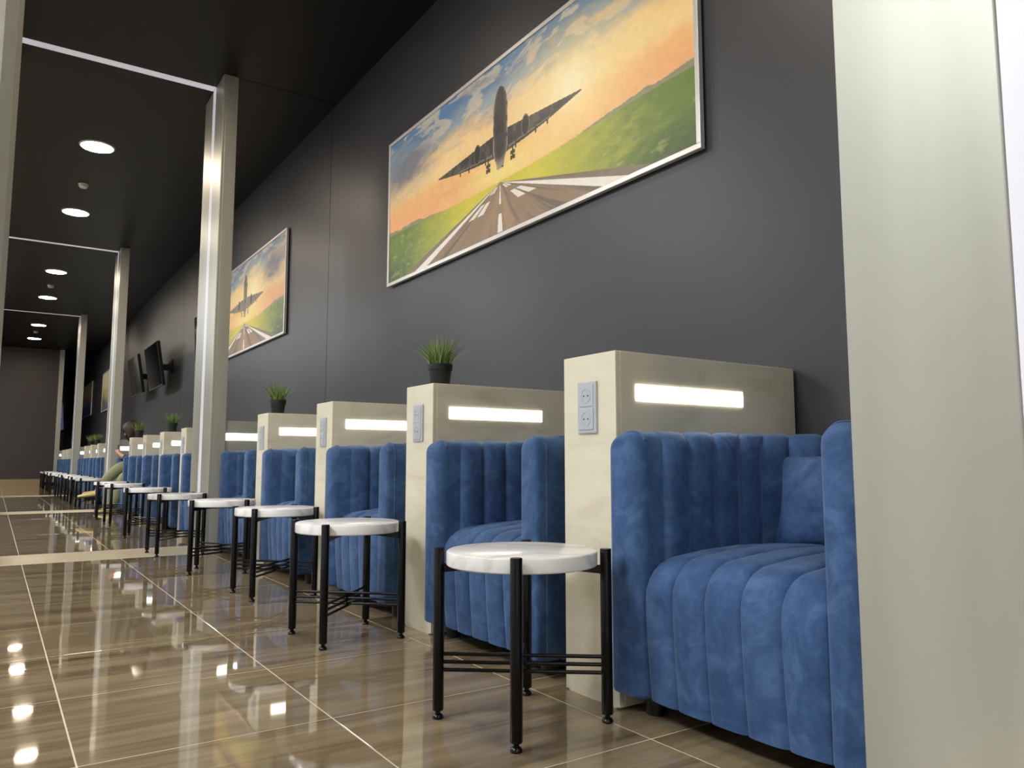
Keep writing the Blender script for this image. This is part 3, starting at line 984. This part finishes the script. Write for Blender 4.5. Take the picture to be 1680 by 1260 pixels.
# ------------------------------------------------------------------ ceiling lamps and detectors
def make_lamp():
    root = empty('ceiling_downlight')
    MB().lathe([(0.143, -0.0005), (0.145, -0.012), (0.158, -0.010), (0.162, -0.0005), (0.143, -0.0005)], 36).build('trim_ring', 'lamp_ring', root, smooth=40)
    MB().lathe([(0.144, -0.006), (0.0, -0.0075)], 36).build('diffuser', 'lamp_glow', root)
    return root
l0 = make_lamp(); n_ = 0
LAMP_Y = [-3.6, -1.15, 2.40, 4.85, 8.50, 10.95, 14.62, 17.05, 20.62, 22.95]
for i, y in enumerate(LAMP_Y):
    o = l0 if i == 0 else copy_tree(l0)
    x = 0.685
    o.location = (x, y, CEIL)
    off_ = '_offscreen' if y < 6 else ''
    o.name = 'ceiling_downlight' + off_
    for ch in kids(o):
        if ch.name.startswith('diffuser'): ch.name = 'diffuser' + off_
    k = i - 3
    if 1 <= k <= 6:
        lab = 'round warm ceiling downlight, %s lit one past the ceiling strip nearest the grey-airliner painting' % ORD[k]
    else:
        lab = 'round warm ceiling downlight over the aisle in front of the big airliner painting' if 0 < y < 6 else 'round warm ceiling downlight between the white end wall and the first lit column'
    tag(o, lab, 'ceiling light', 'warm downlights along the aisle')
def make_detector():
    root = empty('smoke_detector')
    MB().lathe([(0.0, 0), (0.052, 0), (0.052, -0.014), (0.0, -0.014)], 28).build('base', 'detector_white', root, smooth=40)
    MB().lathe([(0.047, -0.014), (0.046, -0.030), (0.036, -0.042), (0.0, -0.044)], 28).build('head', 'detector_white', root, smooth=40)
    MB().lathe([(0.0475, -0.020), (0.0475, -0.024), (0.0460, -0.024)], 28).build('vent_slot', 'foot_black', root)
    return root
d0 = make_detector()
for i, y in enumerate([9.78, 15.85, 21.7]):
    o = d0 if i == 0 else copy_tree(d0)
    o.location = (0.672, y, CEIL)
    tag(o, 'white round smoke detector between the %s pair of ceiling downlights' % ORD[i + 1], 'smoke detector', 'smoke detectors on the dark ceiling')
# cool panels over the open concourse beside the aisle
p0 = empty('ceiling_panel_light_offscreen')
MB().box(-0.62, 0.62, -0.62, 0.62, -0.02, -0.0005).build('frame', 'lamp_ring', p0, bevel=0.003)
MB().box(-0.6, 0.6, -0.6, 0.6, -0.022, -0.019).build('diffuser_offscreen', 'panel_glow', p0)
i = 0
for x in (-2.4,):
    for y in (-2.5, 2.0, 6.5, 11.0, 15.5, 20.0):
        o = p0 if i == 0 else copy_tree(p0)
        i += 1
        o.location = (x, y, CEIL)
        tag(o, 'square cool white ceiling panel over the open concourse', 'ceiling light', 'square panels over the concourse')

# ------------------------------------------------------------------ person in the tenth armchair
def skin_obj(name, nodes, edges, mat, parent=None, sub=2, root=0):
    me = bpy.data.meshes.new(name)
    me.from_pydata([n[0] for n in nodes], edges, [])
    me.materials.append(MATS[mat])
    o = bpy.data.objects.new(name, me); COL.objects.link(o)
    if parent is not None: o.parent = parent
    o.modifiers.new('skin', 'SKIN').use_smooth_shade = True
    sv = me.skin_vertices[0].data
    for i, n in enumerate(nodes):
        r = n[1]
        sv[i].radius = (r, r) if not isinstance(r, tuple) else r
        sv[i].use_root = (i == root)
    s = o.modifiers.new('sub', 'SUBSURF'); s.levels = sub; s.render_levels = sub
    return o
PY = SOFA_Y[9]
def P(x, dy, z): return (x, PY + dy, z)
N = []; E_ = []
def node(p, r, prev=None):
    N.append((p, r))
    if prev is not None: E_.append((prev, len(N) - 1))
    return len(N) - 1
pel = node(P(1.97, 0, 0.56), 0.13)
sp1 = node(P(1.90, 0, 0.72), 0.12, pel)
sp2 = node(P(1.79, 0, 0.88), 0.13, sp1)
chs = node(P(1.73, 0, 0.95), 0.10, sp2)
nk = node(P(1.66, 0, 1.03), 0.052, chs)
jw = node(P(1.60, 0, 1.085), 0.066, nk)
hd = node(P(1.585, 0, 1.155), 0.088, jw)
tp = node(P(1.60, 0, 1.215), 0.066, hd)
for s in (-1, 1):
    sh = node(P(1.73, s * 0.17, 0.93), 0.058, chs)
    el = node(P(1.60, s * 0.22, 0.70), 0.043, sh)
    wr = node(P(1.47, s * 0.075, 0.79), 0.026, el)
    pm = node(P(1.43, s * 0.050, 0.825), (0.030, 0.016), wr)
    for k, (dx, dz, ln) in enumerate(((-0.024, 0.020, 0.9), (-0.012, 0.030, 1.0), (0.002, 0.034, 0.95), (0.014, 0.032, 0.75))):
        a = node(P(1.43 + dx, s * 0.040, 0.825 + dz), 0.009, pm)
        node(P(1.43 + dx - 0.004, s * 0.018, 0.825 + dz + 0.018 * ln), 0.008, a)
    th = node(P(1.455, s * 0.030, 0.835), 0.010, pm)
    node(P(1.45, s * 0.008, 0.852), 0.009, th)
# supporting leg (-y side) and crossed leg (+y side)
h1 = node(P(1.90, -0.09, 0.55), 0.085, pel)
k1 = node(P(1.50, -0.08, 0.50), 0.058, h1)
a1 = node(P(1.40, -0.03, 0.10), 0.036, k1)
f1_ = node(P(1.38, -0.02, 0.045), 0.034, a1)
node(P(1.22, 0.01, 0.030), 0.026, f1_)
h2 = node(P(1.90, 0.09, 0.57), 0.085, pel)
k2 = node(P(1.49, 0.06, 0.645), 0.058, h2)
a2_ = node(P(1.235, 0.24, 0.34), 0.034, k2)
f2_ = node(P(1.215, 0.25, 0.275), 0.034, a2_)
node(P(1.04, 0.27, 0.255), 0.026, f2_)
person = skin_obj('person', N, E_, 'skin')
tag(person, 'seated person in khaki trousers and yellow shoes, legs crossed, looking down at a phone', 'person')
skin_obj('trousers', [(P(1.97, 0, 0.57), 0.150), (P(1.88, -0.09, 0.55), 0.105), (P(1.50, -0.08, 0.505), 0.082), (P(1.405, -0.032, 0.115), 0.066),
                      (P(1.88, 0.09, 0.575), 0.105), (P(1.49, 0.06, 0.645), 0.086), (P(1.29, 0.205, 0.415), 0.070), (P(1.94, 0, 0.66), 0.142)],
         [(0, 1), (1, 2), (2, 3), (0, 4), (4, 5), (5, 6), (0, 7)], 'cloth_khaki', person)
jn = [(P(1.95, 0, 0.66), 0.150), (P(1.89, 0, 0.75), 0.142), (P(1.78, 0, 0.90), 0.150), (P(1.715, 0, 0.975), 0.100), (P(1.68, 0, 1.01), 0.070)]
je = [(0, 1), (1, 2), (2, 3), (3, 4)]
for s in (-1, 1):
    k = len(jn)
    jn += [(P(1.73, s * 0.175, 0.93), 0.076), (P(1.60, s * 0.225, 0.70), 0.060), (P(1.485, s * 0.09, 0.78), 0.040)]
    je += [(3, k), (k, k + 1), (k + 1, k + 2)]
skin_obj('jacket', jn, je, 'cloth_navy', person)
for pts in ([(P(1.255, 0.230, 0.365), 0.050), (P(1.225, 0.245, 0.30), 0.053)], [(P(1.402, -0.03, 0.13), 0.043), (P(1.39, -0.025, 0.08), 0.044)]):
    skin_obj('sock', pts, [(0, 1)], 'sock_purple', person)
def shoe(hx, hy, hz, tx, ty, tz):
    H, T = Vector(P(hx, hy, hz)), Vector(P(tx, ty, tz))
    d = T - H
    nodes = [(tuple(H), (0.042, 0.042)), (tuple(H + d * 0.35 + Vector((0, 0, -0.004))), (0.044, 0.040)), (tuple(H + d * 0.72 + Vector((0, 0, -0.014))), (0.042, 0.026)), (tuple(T + Vector((0, 0, -0.018))), (0.020, 0.014))]
    o = skin_obj('shoe', nodes, [(0, 1), (1, 2), (2, 3)], 'shoe_yellow', person)
    ang = math.atan2(d.y, d.x)
    L = d.length + 0.07
    m = MB(); n = 20; ring = []
    for zz in (0.0, 0.012):
        for i in range(n):
            a = 2 * PI * i / n
            x = L / 2 * math.cos(a); w = 0.040 * math.sin(a) * (1 - 0.30 * math.cos(a))
            m.v.append((x, w, zz))
    m.f = [tuple(reversed(range(n))), tuple(range(n, 2 * n))] + [(i, (i + 1) % n, n + (i + 1) % n, n + i) for i in range(n)]
    c = (H + T) / 2
    sl = m.build('sole', 'shoe_sole', o)
    slope = math.atan2(d.z, math.hypot(d.x, d.y))
    sl.matrix_basis = Matrix.Translation((c.x, c.y, c.z - 0.044)) @ Matrix.Rotation(ang, 4, 'Z') @ Matrix.Rotation(-slope, 4, 'Y')
    return o
shoe(1.40, -0.025, 0.044, 1.17, 0.02, 0.044)
shoe(1.235, 0.245, 0.265, 0.985, 0.275, 0.240)
# hair: cap over the bowed head falling forward
m = MB()
n1_, n2_ = 14, 22
cH = Vector(P(1.60, 0, 1.155))
for i in range(n1_ + 1):
    th = PI * 0.80 * i / n1_
    for j in range(n2_):
        ph = 2 * PI * j / n2_
        face = max(0, math.cos(ph - PI)) ** 2
        t2 = th * (1 - 0.42 * face)
        rr = 0.112 * (1 + 0.05 * math.sin(9 * ph + 3 * th))
        dz = -0.085 * max(0, i / n1_ - 0.6) * (1 - face) * 2.5
        m.v.append((cH.x + 1.12 * rr * math.sin(t2) * math.cos(ph), cH.y + rr * math.sin(t2) * math.sin(ph) * 1.02, cH.z + 1.12 * rr * math.cos(t2) + dz))
for i in range(n1_):
    for j in range(n2_):
        m.f.append((i * n2_ + j, (i + 1) * n2_ + j, (i + 1) * n2_ + (j + 1) % n2_, i * n2_ + (j + 1) % n2_))
hr = m.build('hair', 'hair_brown', person, smooth=60)
sm = hr.modifiers.new('solid', 'SOLIDIFY'); sm.thickness = 0.012
# face: eyes, nose, mouth, ears
fd = Vector((-math.cos(0.55), 0, -math.sin(0.55)))
fu = Vector((-math.sin(0.55), 0, math.cos(0.55)))
fc = Vector(P(1.585, 0, 1.145))
def blob(nm, off, r, mat, sc=(1, 1, 1)):
    mm = MB().lathe([(0, -r)] + [(r * math.sin(PI * i / 6), -r * math.cos(PI * i / 6)) for i in range(1, 6)] + [(0, r)], 10)
    mm.v = [(v[0] * sc[0], v[1] * sc[1], v[2] * sc[2]) for v in mm.v]
    o = mm.build(nm, mat, person, smooth=60)
    o.location = fc + fd * off[0] + Vector((0, off[1], 0)) + fu * off[2]
for s in (-1, 1):
    blob('eye', (0.078, s * 0.030, 0.008), 0.010, 'phone_black')
    blob('ear', (0.0, s * 0.086, 0.0), 0.022, 'skin', (0.8, 0.4, 1.2))
blob('nose', (0.090, 0, -0.014), 0.014, 'skin', (1.1, 0.8, 1.3))
blob('mouth', (0.076, 0, -0.046), 0.016, 'sock_purple', (0.5, 1.3, 0.35))
ph = MB().box(-0.036, 0.036, -0.004, 0.004, -0.072, 0.072).build('mobile_phone', 'phone_black', None, bevel=0.003)
ph.location = P(1.435, 0.0, 0.865); ph.rotation_euler = (0, 0, math.radians(90))
tag(ph, 'small black phone held in both hands by the seated person', 'phone')
